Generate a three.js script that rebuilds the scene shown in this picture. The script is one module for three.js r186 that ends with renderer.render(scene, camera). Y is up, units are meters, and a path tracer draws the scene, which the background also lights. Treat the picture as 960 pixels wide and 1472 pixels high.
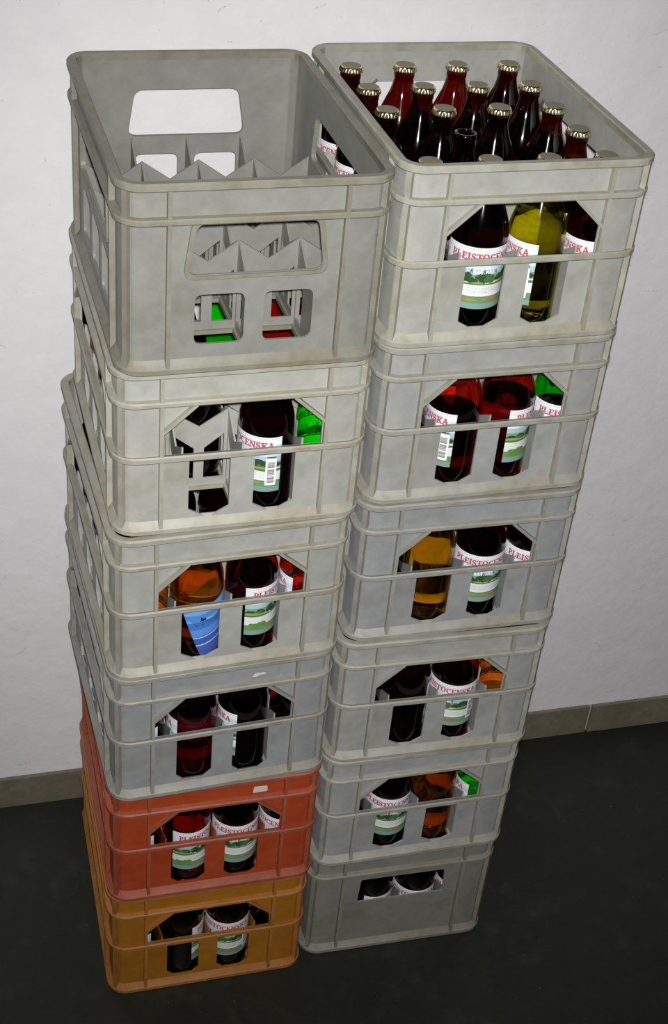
import * as THREE from 'three';
import { mergeGeometries, toCreasedNormals } from 'three/addons/utils/BufferGeometryUtils.js';

// ---------------------------------------------------------------- camera, light, exposure
const scene = new THREE.Scene();
scene.background = new THREE.Color(0x000000);
const camera = new THREE.PerspectiveCamera(39.19, 960 / 1472, 0.05, 30);
camera.position.set(-0.4774, 1.9297, 1.3706);
camera.up.set(0.08213, 0.80703, -0.58477);
camera.lookAt(-0.4774 + 0.24927, 1.9297 - 0.58473, 1.3706 - 0.77198);

const renderer = new THREE.WebGLRenderer({ antialias: true });
renderer.toneMapping = THREE.LinearToneMapping;
renderer.toneMappingExposure = 1.0;
renderer.shadowMap.enabled = true;

// the flash on the camera: a small hard light a few centimetres off the lens
const flash = new THREE.SpotLight(0xfffdfb, 13.4, 0, 0.61, 0.9, 2);
flash.position.set(-0.4774 + 0.012, 1.9297 + 0.020, 1.3706 - 0.010);
flash.target.position.set(0.01, 0.92, -0.1);
flash.castShadow = true; flash.shadow.radius = 0.6; flash.shadow.mapSize.set(2048, 2048);
flash.shadow.camera.near = 0.1; flash.shadow.camera.far = 8;
scene.add(flash, flash.target);


// ---------------------------------------------------------------- helpers
let seed = 20211;
const rnd = () => { seed = (seed * 1664525 + 1013904223) >>> 0; return seed / 4294967296; };
const V3 = (x, y, z) => new THREE.Vector3(x, y, z);
const lin = (r, g, b) => new THREE.Color().setRGB(r, g, b);
const counts = {};
function numbered(n) { const k = counts[n] = (counts[n] ?? -1) + 1; return k ? n + '_' + String(k).padStart(3, '0') : n; }
function shade(o) { o.castShadow = true; o.receiveShadow = true; return o; }
function mesh(name, geo, mat, parent) { const m = shade(new THREE.Mesh(geo, mat)); m.name = name; parent.add(m); return m; }
function structure(name, geo, mat, label) { const m = mesh(name, geo, mat, scene); m.userData = { kind: 'structure', label, category: name.split('_')[0] }; return m; }
function boxUV(g, tile = 0.3) {
  g = g.index ? g.toNonIndexed() : g;
  if (!g.attributes.normal) g.computeVertexNormals();
  const p = g.attributes.position, n = p.count, uv = new Float32Array(n * 2);
  const a = V3(), b = V3(), c = V3(), e = V3();
  for (let i = 0; i < n; i += 3) {
    a.fromBufferAttribute(p, i); b.fromBufferAttribute(p, i + 1); c.fromBufferAttribute(p, i + 2);
    e.copy(b).sub(a).cross(c.clone().sub(a));
    const ax = Math.abs(e.x), ay = Math.abs(e.y), az = Math.abs(e.z);
    for (let k = 0; k < 3; k++) {
      const x = p.getX(i + k), y = p.getY(i + k), z = p.getZ(i + k);
      const [u, v] = ax > ay && ax > az ? [z, y] : ay > az ? [x, z] : [x, y];
      uv[(i + k) * 2] = u / tile; uv[(i + k) * 2 + 1] = v / tile;
    }
  }
  g.setAttribute('uv', new THREE.BufferAttribute(uv, 2));
  for (const k of Object.keys(g.attributes)) if (!['position', 'normal', 'uv'].includes(k)) g.deleteAttribute(k);
  return g;
}
const join = (list, tile) => mergeGeometries(list.map(g => boxUV(g, tile)));
function box(x0, x1, y0, y1, z0, z1) { const g = new THREE.BoxGeometry(x1 - x0, y1 - y0, z1 - z0); g.translate((x0 + x1) / 2, (y0 + y1) / 2, (z0 + z1) / 2); return g; }
const poly = pts => { const s = new THREE.Shape(); pts.forEach(([x, y], i) => i ? s.lineTo(x, y) : s.moveTo(x, y)); s.closePath(); return s; };
function roundedPts(pts, r, seg = 4) {        // a polygon with rounded corners
  const out = [], n = pts.length;
  for (let i = 0; i < n; i++) {
    const p = new THREE.Vector2(...pts[i]), a = new THREE.Vector2(...pts[(i + n - 1) % n]).sub(p), b = new THREE.Vector2(...pts[(i + 1) % n]).sub(p);
    const ra = Math.min(r, a.length() / 2.2), rb = Math.min(r, b.length() / 2.2);
    const A = p.clone().addScaledVector(a.normalize(), ra), B = p.clone().addScaledVector(b.normalize(), rb);
    for (let k = 0; k <= seg; k++) { const t = k / seg, u = 1 - t; out.push([u * u * A.x + 2 * u * t * p.x + t * t * B.x, u * u * A.y + 2 * u * t * p.y + t * t * B.y]); }
  }
  return out;
}
// tileable value noise
function noiseGrid(n, cells, s) {
  let q = s; const r = () => { q = (q * 1664525 + 1013904223) >>> 0; return q / 4294967296; };
  const g = Array.from({ length: cells * cells }, r), out = new Float32Array(n * n);
  for (let y = 0; y < n; y++) for (let x = 0; x < n; x++) {
    const fx = x / n * cells, fy = y / n * cells, ix = Math.floor(fx), iy = Math.floor(fy);
    let tx = fx - ix, ty = fy - iy; tx = tx * tx * (3 - 2 * tx); ty = ty * ty * (3 - 2 * ty);
    const G = (i, j) => g[(j % cells) * cells + i % cells];
    out[y * n + x] = (G(ix, iy) * (1 - tx) + G(ix + 1, iy) * tx) * (1 - ty) + (G(ix, iy + 1) * (1 - tx) + G(ix + 1, iy + 1) * tx) * ty;
  }
  return out;
}
function fbm(n, cells, oct, s) {
  const out = new Float32Array(n * n); let amp = 1, tot = 0;
  for (let o = 0; o < oct; o++) { const g = noiseGrid(n, cells << o, s + o * 77); for (let i = 0; i < out.length; i++) out[i] += g[i] * amp; tot += amp; amp *= 0.55; }
  for (let i = 0; i < out.length; i++) out[i] /= tot;
  return out;
}
function texture(n, fn, srgb = true, repeat = 1) {
  const d = new Uint8Array(n * n * 4);
  for (let i = 0; i < n * n; i++) { const c = fn(i, i % n, Math.floor(i / n)); for (let k = 0; k < 3; k++) d[i * 4 + k] = Math.max(0, Math.min(255, Math.round(c[k] * 255))); d[i * 4 + 3] = 255; }
  const t = new THREE.DataTexture(d, n, n); t.wrapS = t.wrapT = THREE.RepeatWrapping; t.magFilter = THREE.LinearFilter; t.minFilter = THREE.LinearMipmapLinearFilter; t.generateMipmaps = true;
  if (srgb) t.colorSpace = THREE.SRGBColorSpace;
  t.repeat.set(repeat, repeat); t.needsUpdate = true; return t;
}

// ---------------------------------------------------------------- textures and materials
const N = 512;
const coarse = fbm(N, 4, 5, 11), fine = fbm(N, 32, 4, 57), mid = fbm(N, 12, 4, 93), streak = noiseGrid(N, 64, 5);
const plasticTex = texture(N, i => {
  const g = Math.max(0, coarse[i] - 0.52) * 1.3, v = 0.93 + (fine[i] - 0.5) * 0.07 + (mid[i] - 0.5) * 0.09;
  return [v - g * 0.20, v - g * 0.22, v - g * 0.31];
});
const grimeTex = texture(N, i => {
  const g = Math.max(0, mid[i] - 0.42) * 1.6, v = 0.93 + (fine[i] - 0.5) * 0.10;
  return [v - g * 0.10, v - g * 0.135, v - g * 0.21];
});
const plasticBump = texture(N, i => { const v = 0.5 + (fine[i] - 0.5) * 0.5 + (mid[i] - 0.5) * 0.4; return [v, v, v]; }, false);
const plastic = (c, map, rough = 0.48) => new THREE.MeshPhysicalMaterial({ color: c, map, roughness: rough, bumpMap: plasticBump, bumpScale: 0.0004, specularIntensity: 0.7 });
// plastic colour, colour of the grimy ribs
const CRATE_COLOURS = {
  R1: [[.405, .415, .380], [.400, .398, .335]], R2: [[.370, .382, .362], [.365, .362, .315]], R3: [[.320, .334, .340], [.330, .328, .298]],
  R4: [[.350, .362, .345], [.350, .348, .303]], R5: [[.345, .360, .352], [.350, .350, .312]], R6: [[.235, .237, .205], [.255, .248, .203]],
  L1: [[.265, .270, .243], [.258, .250, .203]], L2: [[.430, .440, .400], [.420, .412, .345]], L3: [[.400, .408, .385], [.375, .368, .308]],
  L4: [[.310, .324, .330], [.320, .318, .288]], L5: [[.420, .064, .018], [.370, .096, .052]], L6: [[.400, .158, .011], [.410, .172, .044]],
};
const cap_top = new THREE.MeshStandardMaterial({ color: lin(.235, .212, .150), roughness: 0.6, metalness: 0.2 });
const cap_side = new THREE.MeshStandardMaterial({ color: lin(.80, .70, .42), roughness: 0.2, metalness: 1 });
const glass = (c) => new THREE.MeshPhysicalMaterial({ color: c, roughness: 0.07, transmission: 1, thickness: 0, ior: 1.5, side: THREE.DoubleSide });
const GLASS = {
  brown: glass(lin(.40, .145, .065)), chestnut: glass(lin(.55, .17, .06)), red: glass(lin(.86, .30, .09)), amber: glass(lin(.97, .84, .20)), orange: glass(lin(.98, .62, .10)),
  green: glass(lin(.22, .93, .20)), olive: glass(lin(.80, .78, .16)), darkgreen: glass(lin(.06, .36, .05)),
};
// drinks: clear liquids that swallow light over their depth
const liquid = (c, d) => new THREE.MeshPhysicalMaterial({ color: 0xffffff, roughness: 0, transmission: 1, thickness: .06, ior: 1.34, attenuationColor: c, attenuationDistance: d });
const LIQUID = { beer: liquid(lin(.60, .20, .05), .05), pale: liquid(lin(.95, .74, .22), .08), cider: liquid(lin(.75, .70, .10), .06) };

// printed labels
function labelTexture(kind) {
  const w = 768, h = 512, c = document.createElement('canvas'); c.width = w; c.height = h;
  const x = c.getContext('2d');
  const rect = (f, a, b, cc, d) => { x.fillStyle = f; x.fillRect(a, b, cc, d); };
  const blob = (f, cx, cy, rx, ry) => { x.fillStyle = f; x.beginPath(); x.ellipse(cx, cy, rx, ry, 0, 0, Math.PI * 2); x.fill(); };
  if (kind === 'landscape') {
    rect('#e9edf2', 0, 0, w, h);
    rect('#cfdcea', 0, 34, w, 150);
    for (let k = 0; k < 40; k++) blob('rgba(236,242,247,0.8)', rnd() * w, 40 + rnd() * 140, 20 + rnd() * 50, 6 + rnd() * 14);
    rect('#f4f5f6', 0, 0, w, 26);
    for (let k = 0; k < 32; k++) rect('#5b6f94', 8 + k * 24, 14, 12, 4);
    rect('#a9c6cf', 0, 178, w, 46);
    // trees, meadow, white panel, rust strip, teal border
    rect('#7fa07c', 0, 224, w, 60);
    for (let k = 0; k < 34; k++) blob(k % 3 ? '#2f4a2c' : '#4d6f3f', rnd() * w, 232 + rnd() * 50, 18 + rnd() * 34, 12 + rnd() * 22);
    for (let k = 0; k < 16; k++) blob('#8ea86a', rnd() * w, 285 + rnd() * 26, 30 + rnd() * 60, 8 + rnd() * 10);
    rect('#54753f', 0, 296, w, 20);
    x.fillStyle = '#dfe5e2'; x.beginPath(); x.moveTo(0, 330); x.bezierCurveTo(180, 300, 560, 300, w, 336); x.lineTo(w, 402); x.bezierCurveTo(520, 380, 220, 384, 0, 404); x.fill();
    for (let r = 0; r < 4; r++) for (let k = 0; k < 46; k++) if (rnd() > .2) rect('#9aa3a4', 150 + k * 9, 334 + r * 12, 3 + rnd() * 6, 3);
    rect('#6d8f66', 0, 404, w, 60);
    for (let k = 0; k < 14; k++) blob(k % 2 ? '#b5713c' : '#8f9a4a', 200 + rnd() * 380, 424 + rnd() * 22, 20 + rnd() * 40, 5 + rnd() * 7);
    rect('#7d9f98', 0, 464, w, 48);
    for (let k = 0; k < 8; k++) blob('#5f8d3d', 40 + rnd() * 130, 380 + rnd() * 60, 16 + rnd() * 34, 12 + rnd() * 18);
    // lettering
    x.textAlign = 'center'; x.textBaseline = 'middle';
    x.font = 'bold 80px serif';
    x.lineWidth = 3; x.strokeStyle = '#8d2a2a'; x.fillStyle = '#c8463e';
    x.save(); x.translate(w / 2, 80); x.scale(1.0, 1.0); const tw = x.measureText('PLEISTOCENSKA').width; x.scale((w - 130) / tw, 1);
    x.strokeText('PLEISTOCENSKA', 0, 0); x.fillText('PLEISTOCENSKA', 0, 0); x.restore();
    for (let k = 0; k < 9; k++) { x.strokeStyle = k % 4 ? '#eef2ee' : '#3d5a46'; x.lineWidth = 7; x.beginPath(); x.moveTo(250 + k * 26, 214); x.lineTo(262 + k * 26, 178 + (k % 3) * 6); x.lineTo(270 + k * 26, 216); x.stroke(); }
    // bar code at the right end
    rect('#f6f6f4', w - 128, 200, 92, 250);
    let yy = 232; while (yy < 430) { const t = 2 + Math.floor(rnd() * 5); if ((yy > 286 && yy < 300) || (yy > 352 && yy < 366)) { yy += t; continue; } rect('#3a3d42', w - 112, yy, 60, t); yy += t + 2 + Math.floor(rnd() * 4); }
    rect('#2b2e33', w - 118, 180, 76, 10);
  } else {
    const blues = ['#6fa3df', '#4f86d4', '#3f74c9', '#5a8fd6', '#3a5fb4', '#3f5fae', '#46549f'];
    blues.forEach((f, k) => rect(f, 0, k * h / 7, w, h / 7 + 1));
    for (let k = 0; k < 26; k++) blob('rgba(150,190,235,0.55)', rnd() * w, 20 + rnd() * 120, 30 + rnd() * 60, 5 + rnd() * 9);
    for (let k = 0; k < 18; k++) blob(k % 2 ? '#47683f' : '#7f9a62', 380 + rnd() * 260, 190 + rnd() * 60, 20 + rnd() * 46, 10 + rnd() * 18);
    for (let k = 0; k < 10; k++) blob('#c8d2b0', 430 + rnd() * 170, 220 + rnd() * 24, 8 + rnd() * 24, 4 + rnd() * 6);
    x.strokeStyle = '#d7e4f4'; x.lineWidth = 7; x.beginPath(); x.moveTo(0, 300); x.bezierCurveTo(240, 330, 420, 250, w, 290); x.stroke();
    x.strokeStyle = '#c3d6f0'; x.lineWidth = 10; x.beginPath(); x.moveTo(0, 380); x.bezierCurveTo(200, 396, 520, 330, w, 360); x.stroke();
    for (let r = 0; r < 2; r++) for (let k = 0; k < 26; k++) if (rnd() > .2) rect('#16325e', 60 + k * 11, 150 + r * 22, 4 + rnd() * 5, 9);
    x.fillStyle = '#122c58'; x.beginPath(); x.moveTo(120, 140); x.lineTo(140, 96); x.lineTo(152, 120); x.lineTo(176, 112); x.lineTo(168, 142); x.fill();
  }
  const t = new THREE.CanvasTexture(c); t.colorSpace = THREE.SRGBColorSpace; t.anisotropy = 8; return t;
}
const paper = kind => new THREE.MeshStandardMaterial({ map: labelTexture(kind), roughness: 0.55, side: THREE.DoubleSide });
const LABELS = { landscape: paper('landscape'), blue: paper('blue') };

// ---------------------------------------------------------------- the room
const BACK = -0.418, RX0 = -2.1, RX1 = 2.7, RZ1 = 3.2, CEIL = 2.6;
const wallCol = texture(1024, (() => {
  const a = fbm(1024, 3, 6, 301), b = fbm(1024, 40, 4, 307);
  const marks = new Float32Array(1024 * 1024);
  for (let k = 0; k < 90; k++) {                               // scuffs and knocks in the plaster
    let px = rnd() * 1024, py = rnd() * 1024, ang = rnd() * 0.9 - 0.45; const len = 3 + rnd() * 26, str = .25 + rnd() * .5;
    for (let s = 0; s < len; s++) { px += Math.cos(ang); py += Math.sin(ang); ang += (rnd() - .5) * .3; const i = ((Math.round(py) & 1023) << 10) + (Math.round(px) & 1023); if (rnd() > .25) marks[i] = Math.max(marks[i], str * rnd()); }
  }
  for (let k = 0; k < 260; k++) marks[Math.floor(rnd() * 1024 * 1024)] = .25 + rnd() * .35;
  return i => { const v = 0.925 + (a[i] - .5) * .05 + (b[i] - .5) * .03 - marks[i] * .55; return [v, v - .002, v]; };
})());
const wallBump = texture(512, (() => { const a = fbm(512, 24, 5, 401), b = fbm(512, 5, 4, 402); return i => { const v = a[i] * .6 + b[i] * .4; return [v, v, v]; }; })(), false);
wallBump.repeat.set(2, 2);
const wallMat = new THREE.MeshStandardMaterial({ color: lin(.86, .855, .87), map: wallCol, roughness: 0.85, bumpMap: wallBump, bumpScale: 0.0018 });
const ceilMat = new THREE.MeshStandardMaterial({ color: lin(.72, .71, .69), roughness: 0.9 });
const floorTex = texture(1024, (() => {
  const a = fbm(1024, 6, 6, 501), b = fbm(1024, 64, 3, 503), d = fbm(1024, 26, 4, 511), s = new Float32Array(1024 * 1024);
  for (let k = 0; k < 150; k++) {                              // scratches and smears in the lino
    let px = rnd() * 1024, py = rnd() * 1024; const ang = rnd() * 6.283, len = 20 + rnd() * 120, str = .03 + rnd() * .08;
    for (let t = 0; t < len; t++) { px += Math.cos(ang); py += Math.sin(ang); s[((Math.round(py) & 1023) << 10) + (Math.round(px) & 1023)] += str * rnd(); }
  }
  for (let k = 0; k < 620; k++) {                              // crumbs of plaster
    const i = Math.floor(rnd() * 1024 * 1024), st = .12 + rnd() * rnd() * .7, big = rnd();
    for (const [dx, dy, on] of [[0, 0, 0], [1, 0, .5], [0, 1, .62], [1, 1, .8], [2, 0, .93], [2, 1, .95], [1, 2, .96]]) if (big >= on) s[(i + dx + dy * 1024) % (1024 * 1024)] += st * (.6 + rnd() * .4);
  }
  return i => { const dust = Math.max(0, d[i] - .58) * .30, v = .185 + (a[i] - .5) * .06 + (b[i] - .5) * .06 + dust + s[i]; return [v * .96, v, v * .86]; };
})());
const floorMat = new THREE.MeshStandardMaterial({ color: lin(.36, .39, .31), map: floorTex, roughness: 0.55 });
const tileTex = texture(256, (() => { const a = fbm(256, 6, 5, 601), b = fbm(256, 40, 3, 607); return i => { const v = .86 + (a[i] - .5) * .22 + (b[i] - .5) * .14; return [v, v * .985, v * .95]; }; })());
const TILE_MATS = [0, 1, 2].map(k => new THREE.MeshStandardMaterial({ color: lin(.20 + k * .015, .182 + k * .014, .140 + k * .010), map: tileTex, roughness: 0.5 }));
const mortarMat = new THREE.MeshStandardMaterial({ color: lin(.34, .33, .31), roughness: 0.95 });

structure('floor', boxUV(box(RX0 - .1, RX1 + .1, -0.08, 0, BACK - .1, RZ1 + .1), 0.9), floorMat, 'dark greenish black floor with pale specks and scratches');
structure('wall_back', boxUV(box(RX0 - .1, RX1 + .1, 0, CEIL, BACK - .1, BACK), 1.1), wallMat, 'scuffed off-white plastered wall behind the crates');
structure('wall_left', boxUV(box(RX0 - .1, RX0, 0, CEIL, BACK, RZ1), 1.1), wallMat, 'off-white plastered side wall to the left of the crates');
structure('wall_right', boxUV(box(RX1, RX1 + .1, 0, CEIL, BACK, RZ1), 1.1), wallMat, 'off-white plastered side wall to the right of the crates');
structure('wall_front', boxUV(box(RX0 - .1, RX1 + .1, 0, CEIL, RZ1, RZ1 + .1), 1.1), wallMat, 'off-white plastered wall behind the photographer');
structure('ceiling', boxUV(box(RX0 - .1, RX1 + .1, CEIL, CEIL + .1, BACK - .1, RZ1 + .1), 1), ceilMat, 'plain pale ceiling above the crates');

// skirting of stoneware tiles
{
  const SK = 0.066, sk = structure('baseboard_back', boxUV(box(RX0, RX1, 0, SK - .004, BACK, BACK + .0055), .3), mortarMat, 'beige stoneware tile skirting along the back wall');
  const pitch = 0.6, start = -0.55;
  const tg = []; for (let k = 0; k < 3; k++) tg.push(boxUV(new THREE.BoxGeometry(pitch - .006, SK, .0075), .37));
  for (let k = -3; start + k * pitch < RX1; k++) {
    const x0 = Math.max(RX0, start + k * pitch), x1 = Math.min(RX1, start + (k + 1) * pitch);
    if (x1 - x0 < .1) continue;
    const whole = Math.abs(x1 - x0 - pitch) < 1e-6, j = ((k % 3) + 3) % 3;
    const t = mesh('tile', whole ? tg[j] : boxUV(new THREE.BoxGeometry(x1 - x0 - .006, SK, .0075), .37), TILE_MATS[j], sk);
    t.position.set((x0 + x1) / 2, SK / 2, BACK + .0055 + .0015 + (j - 1) * .0006);
  }
}

// ---------------------------------------------------------------- crates
const W = 0.307, D = 0.40, H = 0.2232, HB = H - 0.0003, RC = 0.030, SI = 0.0075, TH = 0.003, RB = 0.0565;
function ringPath(off, seg = 8) {                    // rounded rectangle, off metres outside the outer envelope
  const r = RC + off, pts = [];
  for (const [cx, cz, a0] of [[W - RC, -RC, 90], [W - RC, -D + RC, 0], [RC, -D + RC, -90], [RC, -RC, -180]])
    for (let k = 0; k <= seg; k++) { const a = THREE.MathUtils.degToRad(a0 - 90 * k / seg); pts.push([cx + r * Math.cos(a), cz + r * Math.sin(a)]); }
  return pts;
}
function ring(profile) {                             // profile: closed list of [off, y], anticlockwise seen from +x cut
  const paths = profile.map(([o]) => ringPath(o)), n = paths[0].length, m = profile.length, pos = [], ix = [];
  for (let i = 0; i < n; i++) for (let j = 0; j < m; j++) pos.push(paths[j][i][0], profile[j][1], paths[j][i][1]);
  for (let i = 0; i < n; i++) for (let j = 0; j < m; j++) {
    const a = i * m + j, b = i * m + (j + 1) % m, c = ((i + 1) % n) * m + j, d = ((i + 1) % n) * m + (j + 1) % m;
    ix.push(a, b, c, b, d, c);
  }
  const g = new THREE.BufferGeometry(); g.setAttribute('position', new THREE.Float32BufferAttribute(pos, 3)); g.setIndex(ix);
  return toCreasedNormals(g, 0.6);
}
// flat wall panel in the plane of a side; holes in (u, y), u along the wall
function panel(u0, u1, holes) {
  const s = poly([[u0, 0], [u1, 0], [u1, HB - .003], [u0, HB - .003]]);
  for (const h of holes) s.holes.push(new THREE.Path(h.map(p => new THREE.Vector2(...p))));
  const g = new THREE.ExtrudeGeometry(s, { depth: TH, bevelEnabled: false }); g.translate(0, 0, -TH); return g;
}
const mirror = (pts, w) => pts.map(([u, y]) => [w - u, y]).reverse();
function openings(type, w, slots) {
  const c = w / 2, out = [], bars = [];
  if (type === 'A' || type === 'A2') {
    const k0 = .060 , k1 = w - .060;
    out.push([[k0, .1070], [k0, .141], [k0 + .0365, .1745], [k1 - .0365, .1745], [k1, .141], [k1, .1070]]);
    bars.push([[k0, .141], [k0 + .0365, .1745]], [[k1, .141], [k1 - .0365, .1745]]);
    for (const s of slots) {
      const a = s - .0245, b = s + .0245;
      out.push(type === 'A' ? [[a, .101], [b, .101], [b, .0285], [s, .0145], [a, .0285]]
        : [[a, .101], [b, .101], [b, .0295], [s + .014, .0195], [s - .014, .0195], [a, .0295]]);
    }
  } else if (type === 'B') {
    const q = (w > .35 ? .02 : 0) + .0035;
    out.push(roundedPts([[.083 + q, .1765], [w - .083 - q, .1765], [w - .0735 - q, .1165], [.0735 + q, .1165]], .012));
    for (const s of slots) out.push(roundedPts([[s - .028, .0930], [s + .028, .0930], [s + .028, .0330], [s - .028, .0330]], .009));
  } else {
    const q = (w > .35 ? .03 : 0) + .0035;
    out.push(roundedPts([[.083 + q, .1605], [w - .081 - q, .1605], [w - .078 - q, .108], [.080 + q, .108]], .003, 2));
  }
  return { out, bars };
}
function lipGeo(pts) {                                // raised lip round an opening
  const c = pts.reduce((a, p) => [a[0] + p[0] / pts.length, a[1] + p[1] / pts.length], [0, 0]);
  const outer = pts.map(([u, y]) => { const d = Math.hypot(u - c[0], y - c[1]); const ex = Math.abs(u - c[0]) / d, ey = Math.abs(y - c[1]) / d; return [u + Math.sign(u - c[0]) * .0045 * Math.min(1, ex * 1.6), y + Math.sign(y - c[1]) * .0045 * Math.min(1, ey * 2.2)]; });
  const s = poly(outer); s.holes.push(new THREE.Path(pts.map(p => new THREE.Vector2(...p))));
  const g = new THREE.ExtrudeGeometry(s, { depth: .0025, bevelEnabled: true, bevelThickness: .0008, bevelSize: .0006, bevelSegments: 2 }); return g;
}
const PX = [W / 2 - .0715, W / 2, W / 2 + .0715], PZ = [-.0875, -.1625, -.2375, -.3125];   // divider planes
const CX = [-1.5, -.5, .5, 1.5].map(k => W / 2 + k * .0715), CZ = [-.0462, -.125, -.2, -.275, -.350];   // bottle places
function dividerGeo(len, nodes, t) {                  // in (u, y) from u = SI+TH to len - SI - TH
  const a = SI + TH, b = len - SI - TH, PK = .116, VL = .092, all = [a, ...nodes, b], top = [];
  for (let i = 0; i < all.length; i++) { top.push([all[i], PK]); if (i < all.length - 1) top.push([(all[i] + all[i + 1]) / 2, VL]); }
  const s = poly([[a, .0045], [b, .0045], ...top.slice().reverse()]);
  for (const n of nodes) s.holes.push(new THREE.Path([[n - .0295, .0165], [n - .0295, .061], [n - .002, .083], [n + .002, .083], [n + .0295, .061], [n + .0295, .0165]].map(p => new THREE.Vector2(...p))));
  const g = new THREE.ExtrudeGeometry(s, { depth: t, bevelEnabled: false }); g.translate(0, 0, -t / 2); return g;
}
const crateCache = {};
function crateParts(type) {
  if (crateCache[type]) return crateCache[type];
  const P = {}, front = openings(type, W, [.1145, .1925]), side = openings(type, D, [.127, .2, .273]);
  const toFront = g => g.translate(0, 0, -SI), toBack = g => g.rotateY(Math.PI).translate(W, 0, -D + SI);
  const toLeft = g => g.rotateY(-Math.PI / 2).translate(SI, 0, -D), toRight = g => g.rotateY(Math.PI / 2).translate(W - SI, 0, 0);
  // walls and rounded corners
  const shell = [toFront(panel(RB, W - RB, front.out)), toBack(panel(RB, W - RB, front.out)), toLeft(panel(RB, D - RB, side.out)), toRight(panel(RB, D - RB, side.out))];
  const corner = (() => {
    const o = [], i = [], r = RC - SI; o.push([RB, -SI]); i.push([RB, -SI - TH]);
    for (let k = 0; k <= 8; k++) { const a = Math.PI / 2 + Math.PI / 2 * k / 8; o.push([RC + r * Math.cos(a), -RC + r * Math.sin(a)]); i.push([RC + (r - TH) * Math.cos(a), -RC + (r - TH) * Math.sin(a)]); }
    o.push([SI, -RB]); i.push([SI + TH, -RB]);
    const g = new THREE.ExtrudeGeometry(poly([...o, ...i.reverse()].map(([x, z]) => [x, -z])), { depth: HB - .003, bevelEnabled: false });
    g.rotateX(-Math.PI / 2); return toCreasedNormals(g, .6);   // shape y -> -z
  })();
  // the extrusion lies in (x, z) after the turn: shape (x, -z) rotated about x gives (x, depth, z)
  for (const [sx, sz] of [[1, 1], [-1, 1], [1, -1], [-1, -1]]) {
    const g = corner.clone(), p = g.attributes.position, q = g.attributes.normal;
    for (let k = 0; k < p.count; k++) { if (sx < 0) { p.setX(k, W - p.getX(k)); q.setX(k, -q.getX(k)); } if (sz < 0) { p.setZ(k, -D - p.getZ(k)); q.setZ(k, -q.getZ(k)); } }
    if (sx * sz < 0) for (let k = 0; k < p.count; k += 3) for (const at of [p, q, g.attributes.uv]) { const n = at.itemSize; for (let c = 0; c < n; c++) { const v1 = at.array[(k + 1) * n + c]; at.array[(k + 1) * n + c] = at.array[(k + 2) * n + c]; at.array[(k + 2) * n + c] = v1; } }
    shell.push(g);
  }
  P.shell = join(shell);
  const e = -(SI + TH), b = .0012;
  P.rim = boxUV(ring([[e - .0006, HB - .009], [-b, HB - .009], [0, HB - .0075], [0, HB - .002], [-.002, HB], [e + .001, HB], [e - .0006, HB - .0015]]));
  P.flanges = [];
  const flange = (y0, y1, fall = -.001) => boxUV(ring([[e + .001, y0], [-.0016, y0], [0, y0 + .0018], [0, y1 - .0018], [-.0016, y1], [e + .001, y1 - fall]]));
  P.flanges.push(['upper_flange', flange(.1763, .1838)]);
  if (type[0] === 'A') P.flanges.push(['middle_flange', flange(.1018, .1108, .0034)]);
  P.flanges.push(['bottom_flange', boxUV(ring([[e - .0004, 0], [-.0022, 0], [0, .002], [0, .0075], [-.0018, .0095], [-.0052, .0135], [e + .001, .0195], [e - .0004, .0195]]))]);
  // upright ribs
  const rw = .0024, ribs = [];
  const yb = .006, yt = HB - .004;
  for (const u of [RB, W - RB]) ribs.push(box(u - rw, u + rw, yb, yt, -SI - .001, -.0009), box(u - rw, u + rw, yb, yt, -D + .0009, -D + SI + .001));
  for (const u of [RB, D - RB]) ribs.push(box(.0009, SI + .001, yb, yt, -u - rw, -u + rw), box(W - SI - .001, W - .0009, yb, yt, -u - rw, -u + rw));
  for (const [cx, cz, ang] of [[RC, -RC, 135], [W - RC, -RC, 45], [W - RC, -D + RC, -45], [RC, -D + RC, -135]]) {
    const g = box(-.0032, .0032, yb, yt, 0, SI), a = THREE.MathUtils.degToRad(ang); g.translate(0, 0, RC - SI - .0014);
    g.rotateY(Math.PI / 2 - a); g.translate(cx, 0, cz); ribs.push(g);
  }
  P.ribs = ribs.map(g => boxUV(g));
  // lips round the openings
  P.lips = [];
  const put = [[toFront, front], [toBack, front], [toLeft, side], [toRight, side]];
  for (const [to, o] of put) {
    if (o.bars.length) for (const [[u0, y0], [u1, y1]] of o.bars) {
      const L = Math.hypot(u1 - u0, y1 - y0), g = box(-.001, L + .002, 0, .004, -TH, SI - .0012); if (u1 < u0) g.translate(0, -.004, 0);
      g.rotateZ(Math.atan2(y1 - y0, u1 - u0)); g.translate(u0, y0, 0); P.lips.push(boxUV(to(g)));
    } else if (type === 'B') P.lips.push(boxUV(to(lipGeo(o.out[0]))));
  }
  // dividers and floor grid
  const t = .0022;
  P.dividers = [];
  for (const z of PZ) P.dividers.push(boxUV(dividerGeo(W, PX, t).translate(0, 0, z)));
  for (const x of PX) P.dividers.push(boxUV(dividerGeo(D, PZ.map(z => -z), t).rotateY(Math.PI / 2).translate(x, 0, 0)));
  P.posts = [];
  for (const x of PX) for (const z of PZ) P.posts.push(boxUV(mergeGeometries([box(x - .005, x + .005, .004, .112, z - .0013, z + .0013), box(x - .0013, x + .0013, .004, .112, z - .005, z + .005)])));
  const grid = [], gy = [.0008, .0068];
  for (const x of PX) grid.push(box(x - .0042, x + .0042, ...gy, -D + SI + TH, -SI - TH));
  for (const z of PZ) grid.push(box(SI + TH, W - SI - TH, gy[0] + .0004, gy[1] - .0004, z - .0042, z + .0042));
  const fe = SI + TH - .001, fi = .0185;                // ledge round the walls
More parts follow.
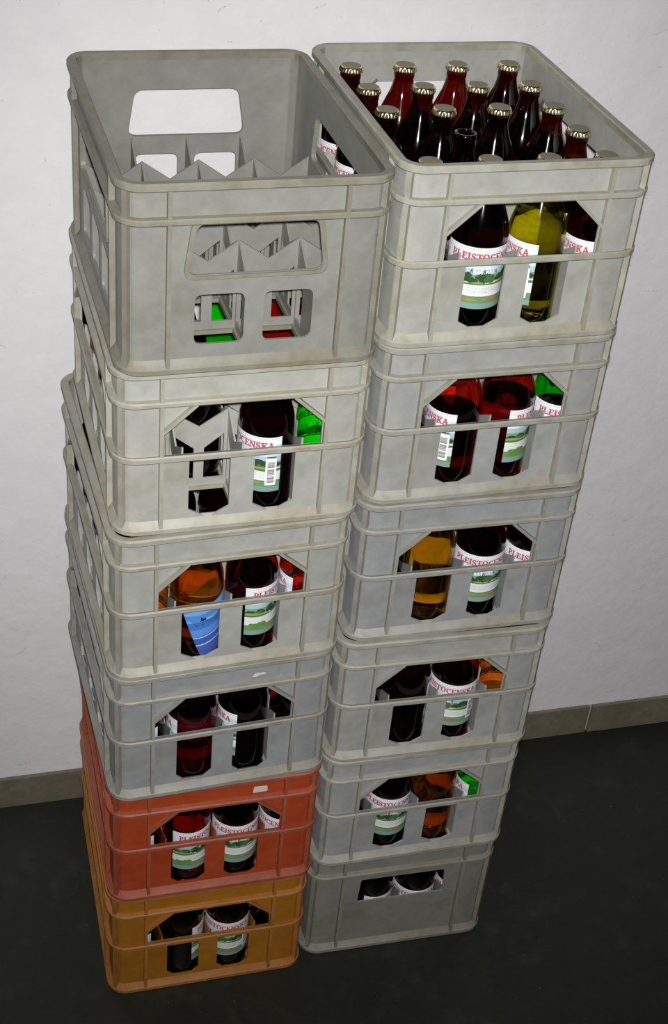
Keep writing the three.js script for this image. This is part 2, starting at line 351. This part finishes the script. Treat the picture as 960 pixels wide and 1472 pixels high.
  grid.push(box(fe, W - fe, ...gy, -fi, -fe), box(fe, W - fe, ...gy, -D + fe, -D + fi), box(fe, fi, ...gy, -D + fi, -fi), box(W - fi, W - fe, ...gy, -D + fi, -fi));
  P.grid = join(grid);
  return crateCache[type] = P;
}
function makeCrate(key, type, label) {
  const { x, z, yaw, level } = PLACE[key];
  const g = new THREE.Group(); g.name = numbered('bottle_crate'); scene.add(g);
  // the fit turns about the crate's middle
  g.position.set(x, level * H, z); g.rotation.y = yaw;
  g.userData = { label, category: 'crate', group: 'stacked bottle crates' };
  if (key === 'L1') g.scale.x = .98;            // a little narrower than the rest
  const inner = (n, geo, m) => { const o = mesh(n, geo, m, g); o.position.set(-W / 2, 0, D / 2); return o; };
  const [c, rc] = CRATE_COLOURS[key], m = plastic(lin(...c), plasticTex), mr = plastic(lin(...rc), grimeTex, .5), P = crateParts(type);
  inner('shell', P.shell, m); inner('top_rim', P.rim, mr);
  for (const [n, geo] of P.flanges) inner(n, geo, mr);
  for (const r of P.ribs) inner('rib', r, mr);
  for (const l of P.lips) inner('opening_edge', l, mr);
  for (const d of P.dividers) inner('divider', d, m);
  for (const d of P.posts) inner('divider_post', d, m);
  inner('floor_grid', P.grid, mr);
  return g;
}
// where each crate stands: centre of its base, turn, level from the floor
const PLACE = {};
const R2 = THREE.MathUtils.degToRad;
for (const [k, dx, dz, dy] of [['R1', .0031, -.0041, 1.51], ['R2', .0047, -.0049, 1.22], ['R3', .0038, .0005, -.11], ['R4', -.0010, .0079, -1.31], ['R5', -.0054, .0043, -.19], ['R6', -.0040, -.0038, -1.11],
  ['L1', .0063, .0066, -.20], ['L2', .0060, -.0005, -.60], ['L3', -.0058, .0039, 1.30], ['L4', -.0068, .0013, 1.16], ['L5', .0008, -.0036, -1.70], ['L6', -.0012, -.0077, -1.75]]) {
  const left = k[0] === 'L';
  PLACE[k] = { x: .15 + dx + (left ? -.3152 : 0), z: -D / 2 + dz + (left ? .0173 : 0), yaw: R2(dy) + (left ? .0283 : 0), level: 6 - Number(k[1]) };
}
const CRATES = {
  R1: ['A', 'pale grey plastic crate full of capped brown bottles, top of the right stack'],
  R2: ['A', 'pale grey crate second from the top of the right stack, green bottle at its right'],
  R3: ['A', 'bluish grey crate third from the top of the right stack, yellow glowing bottle inside'],
  R4: ['A', 'grey crate fourth from the top of the right stack, orange bottle at its right'],
  R5: ['A', 'grey crate second from the floor in the right stack, bright green bottle inside'],
  R6: ['C', 'dull grey crate with one small window, standing on the floor under the right stack'],
  L1: ['B', 'empty grimy grey crate with a rounded handle hole, top of the left stack'],
  L2: ['A', 'whitest crate, under the empty one in the left stack, with an empty front cell'],
  L3: ['A', 'pale grey crate third from top of the left stack, blue-labelled bottle in front'],
  L4: ['A2', 'bluish grey crate lying directly on the orange crate'],
  L5: ['A2', 'orange plastic crate with a small white sticker, second from the floor'],
  L6: ['A2', 'mustard yellow plastic crate standing on the floor under the orange one'],
};
const crates = {};
for (const k of Object.keys(CRATES)) crates[k] = makeCrate(k, ...CRATES[k]);
{
  const st = new THREE.ExtrudeGeometry(poly(roundedPts([[0, 0], [.021, .001], [.0205, .0115], [.001, .012]], .002, 2)), { depth: .0004, bevelEnabled: false });
  const s = mesh('sticker', boxUV(st), new THREE.MeshStandardMaterial({ color: lin(.62, .56, .50), roughness: .8 }), crates.L5);
  s.position.set(.2005 - .15, .1895, D / 2 - SI); s.userData.label = 'small worn white sticker';
  const sm = [[0, 0], [.004, -.001], [.009, .0005], [.0125, .002], [.0165, .0015], [.0185, .004], [.014, .0055], [.0105, .0045], [.007, .006], [.003, .0045]];
  const q = mesh('paint_smear', boxUV(new THREE.ExtrudeGeometry(poly(sm), { depth: .0003, bevelEnabled: false })), new THREE.MeshStandardMaterial({ color: lin(.58, .57, .55), roughness: .8 }), crates.L4);
  q.position.set(.186 - .15, .1925, D / 2 - SI); q.userData.label = 'white smear of paint';
}

// ---------------------------------------------------------------- bottles
const BR = .0338, BASE = .0070;
const PROFILE = [[0, .003], [.018, .0025], [.0260, 0], [.0308, .0012], [.0332, .005], [BR, .010], [BR, .060], [BR, .1125], [.0334, .120], [.0320, .128], [.0293, .137], [.0259, .146], [.0221, .155], [.0189, .163], [.0161, .170], [.0141, .177], [.0129, .183], [.0123, .187], [.0131, .1885], [.0133, .192], [.0128, .1945], [.0121, .196], [.0122, .200], [.0117, .2025]];
const V2 = a => a.map(([x, y]) => new THREE.Vector2(x, y));
const glassGeo = new THREE.LatheGeometry(V2(PROFILE), 40);
const openGeo = new THREE.LatheGeometry(V2([...PROFILE.slice(0, -3), [.0130, .197], [.0134, .200], [.0127, .2025], [.0108, .2030], [.0093, .2015], [.0089, .196]]), 40);
function radiusAt(y) { for (let i = 6; i < PROFILE.length; i++) if (PROFILE[i][1] >= y) { const [r0, y0] = PROFILE[i - 1], [r1, y1] = PROFILE[i]; return r0 + (r1 - r0) * (y - y0) / (y1 - y0); } return .0128; }
const fillCache = {};
function fillGeo(y0, y1) {
  const k = y0 + '_' + y1; if (fillCache[k]) return fillCache[k];
  const pts = [[0, y0]], n = 14;
  for (let i = 0; i <= n; i++) { const y = y0 + (y1 - y0) * i / n; pts.push([Math.max(.004, (y < .010 ? .030 + .002 * y / .005 : radiusAt(y)) - .0022), y]); }
  pts.push([0, y1]);
  return fillCache[k] = new THREE.LatheGeometry(V2(pts), 36);
}
const LABW = R2(190), labelGeo = new THREE.CylinderGeometry(BR + .0002, BR + .0002, .077, 40, 1, true, -LABW / 2, LABW); labelGeo.translate(0, .0335 + .0385, 0);   // centre faces +z
const tiltGeo = (() => {                              // a label stuck on askew
  const g = new THREE.CylinderGeometry(BR + .0002, BR + .0002, .077, 40, 12, true, -LABW / 2, LABW), p = g.attributes.position;
  for (let i = 0; i < p.count; i++) { const a = Math.atan2(p.getX(i), p.getZ(i)), y = p.getY(i), b = a - y / .077 * R2(46); p.setXYZ(i, Math.hypot(p.getX(i), p.getZ(i)) * Math.sin(b), y + a * .009, Math.hypot(p.getX(i), p.getZ(i)) * Math.cos(b)); }
  g.computeVertexNormals(); g.translate(0, .0335 + .0385 - .011, 0); return g;
})();
const capGeo = (() => {
  const n = 126, rows = [[.0151, -.0056, 1], [.0149, -.0044, 1], [.0143, -.0022, .75], [.0136, -.0004, .15], [.0129, .0006, 0], [.0117, .0010, 0]], pos = [], ix = [];
  for (const [r, y, a] of rows) for (let i = 0; i < n; i++) { const t = i / n * Math.PI * 2, q = r + .0007 * a * (Math.cos(21 * t) - .4); pos.push(q * Math.cos(t), y, q * Math.sin(t)); }
  for (let j = 0; j < rows.length - 1; j++) for (let i = 0; i < n; i++) { const a = j * n + i, b = j * n + (i + 1) % n; ix.push(a, a + n, b, b, a + n, b + n); }
  const g = new THREE.BufferGeometry(); g.setAttribute('position', new THREE.Float32BufferAttribute(pos, 3)); g.setIndex(ix); g.computeVertexNormals(); return g;
})();
const capDisc = new THREE.LatheGeometry(V2([[.0127, .0006], [.0118, .00105], [.0106, .0013], [0, .0014]]), 40);
const ROWWORD = ['front', 'second', 'third', 'fourth', 'back'], COLWORD = ['leftmost', 'second from left', 'third from left', 'rightmost'];
const CRATEWORD = { R1: 'topmost crate of right stack', R2: "right stack's second crate from top", R3: "right stack's third crate from top", R4: "right stack's fourth crate from top", R5: "right stack's fifth crate from top", R6: 'grey crate on the floor', L2: 'crate under the empty one', L3: "left stack's third crate from top", L4: 'grey crate above the orange', L5: 'orange crate', L6: 'yellow crate' };
const GLASSWORD = { brown: 'brown', chestnut: 'chestnut brown', red: 'reddish brown', amber: 'yellow amber', orange: 'orange', green: 'bright green', olive: 'olive yellow', darkgreen: 'dark green' };
// col, row, glass, label angle in degrees (0 faces the front, negative to the left) or null, options
function bottle(key, col, row, kind, angle, o = {}) {
  const g = new THREE.Group(); g.name = numbered('glass_bottle');
  const cr = crates[key], j = () => (rnd() - .5) * .0007;
  const p = V3(CX[col] - W / 2 + (o.dx ?? j() * .7 + (row ? 0 : .0004)), BASE, CZ[row] + D / 2 + (o.dz ?? j())).applyAxisAngle(V3(0, 1, 0), cr.rotation.y).add(cr.position);
  g.position.copy(p); g.rotation.y = cr.rotation.y; scene.add(g);
  mesh('glass', o.open ? openGeo : glassGeo, GLASS[kind], g);
  for (const [a, b, m] of o.fill ?? [[.006, .166, 'beer']]) mesh('liquid', fillGeo(a, b), LIQUID[m], g);
  if (!o.open) { const c = mesh('crown_cap', capGeo, cap_side, g); c.position.y = .2028; mesh('cap_top', capDisc, cap_top, c); }
  let lw = '';
  if (angle !== null && angle !== undefined) {
    const l = mesh('paper_label', o.askew ? tiltGeo : labelGeo, LABELS[o.paper ?? 'landscape'], g); l.rotation.y = R2(angle); l.position.y = o.drop ?? 0;
    lw = o.paper === 'blue' ? 'blue-labelled ' : Math.abs(angle) < 115 ? 'white-labelled ' : '';
  }
  g.userData = { label: `${GLASSWORD[kind]} ${o.open ? 'uncapped ' : ''}${lw}bottle, ${ROWWORD[row]} row ${COLWORD[col]}, ${CRATEWORD[key]}`, category: 'bottle', group: 'bottles in the crates' };
  return g;
}
const low = (a = .100) => ({ fill: [[.006, a, 'beer']] }), none = { fill: [] };
// top right crate, seen from above too
{
  const skip = { '0,1': 1, '2,1': 1 };
  for (let r = 0; r < 5; r++) for (let c = 0; c < 4; c++) {
    if (skip[c + ',' + r]) continue;
    if (r === 0 && c === 1) bottle('R1', c, r, 'brown', 2);
    else if (r === 0 && c === 2) bottle('R1', c, r, 'olive', -113, { fill: [[.006, .140, 'cider']] });
    else if (r === 0 && c === 3) bottle('R1', c, r, 'brown', -106);
    else if (r === 1 && c === 1) bottle('R1', c, r, 'brown', null, { open: true });
    else if (r === 4 && (c === 1 || c === 2)) bottle('R1', c, r, 'chestnut', 180, low(.12));
    else bottle('R1', c, r, 'brown', c === 0 ? -75 : (c * 67 + r * 113) % 360 + 100);
  }
}
const rows = {
  R2: [['brown', -95, {}], ['red', -108, low()], ['red', 80, low(.115)], ['green', 10, low(.09)]],
  R3: [['brown', -120, {}], ['amber', null, { fill: [[.006, .145, 'pale']] }], ['brown', 0, low(.11)], ['red', 4, low(.11)]],
  R4: [['brown', -100, {}], ['brown', 140, {}], ['red', -38, low(.11)], ['orange', 180, none]],
  R5: [['brown', 180, {}], ['brown', -5, {}], ['orange', null, { fill: [[.006, .150, 'pale']] }], ['green', -138, none]],
  R6: [['brown', 180, {}], ['darkgreen', 60, { drop: -.009 }], ['brown', -30, { drop: -.009 }], ['brown', 0, { drop: -.009 }]],
  L3: [['orange', 180, none], ['orange', 72, { askew: true, fill: [[.006, .145, 'pale']], paper: 'blue' }], ['red', 68, low(.115)], ['red', -140, none]],
  L4: [['brown', -60, {}], ['red', -142, low(.12)], ['brown', -122, low(.12)], ['red', 180, low(.08)]],
  L5: [['brown', -60, {}], ['red', 50, { fill: [[.006, .145, 'pale']] }], ['brown', 5, low(.12)], ['brown', -60, {}]],
  L6: [['brown', -60, {}], ['brown', 114, low(.12)], ['brown', -28, {}], ['brown', 80, {}]],
};
const gone = { R2: '123', R3: '12', R4: '23', R5: '23', L3: '123', L4: '3', L5: '1' };     // empty places in the second row
for (const k of Object.keys(rows)) {
  rows[k].forEach(([g, a, o], c) => bottle(k, c, 0, g, a, o));
  for (let c = 0; c < 4; c++) if (!gone[k]?.includes(c)) bottle(k, c, 1, 'brown', k[0] === 'L' && c === 0 ? 100 : (c * 97 + k.charCodeAt(1) * 41) % 360);
}
bottle('L2', 2, 0, 'brown', -75); bottle('L2', 3, 0, 'green', 180, none);
for (const [c, r] of [[0, 1], [1, 1], [0, 2], [1, 2], [0, 3], [0, 4]]) bottle('L2', c, r, r === 3 ? 'orange' : 'brown', r === 1 ? null : 100, r === 3 ? { fill: [[.006, .16, 'pale']] } : {});
bottle('L2', 1, 3, 'brown', 30, { paper: 'blue' }); bottle('L2', 2, 3, 'green', 10, { paper: 'blue', drop: -.012, ...none }); bottle('L2', 3, 3, 'red', -10, { paper: 'blue', drop: -.006, ...none });
for (let c = 0; c < 4; c++) bottle('L3', c, 2, 'brown', 100 + c * 40);
for (const k of ['L3', 'L4']) for (const r of k === 'L3' ? [3, 4] : [2, 3, 4]) bottle(k, 0, r, 'brown', 100);

renderer.render(scene, camera);
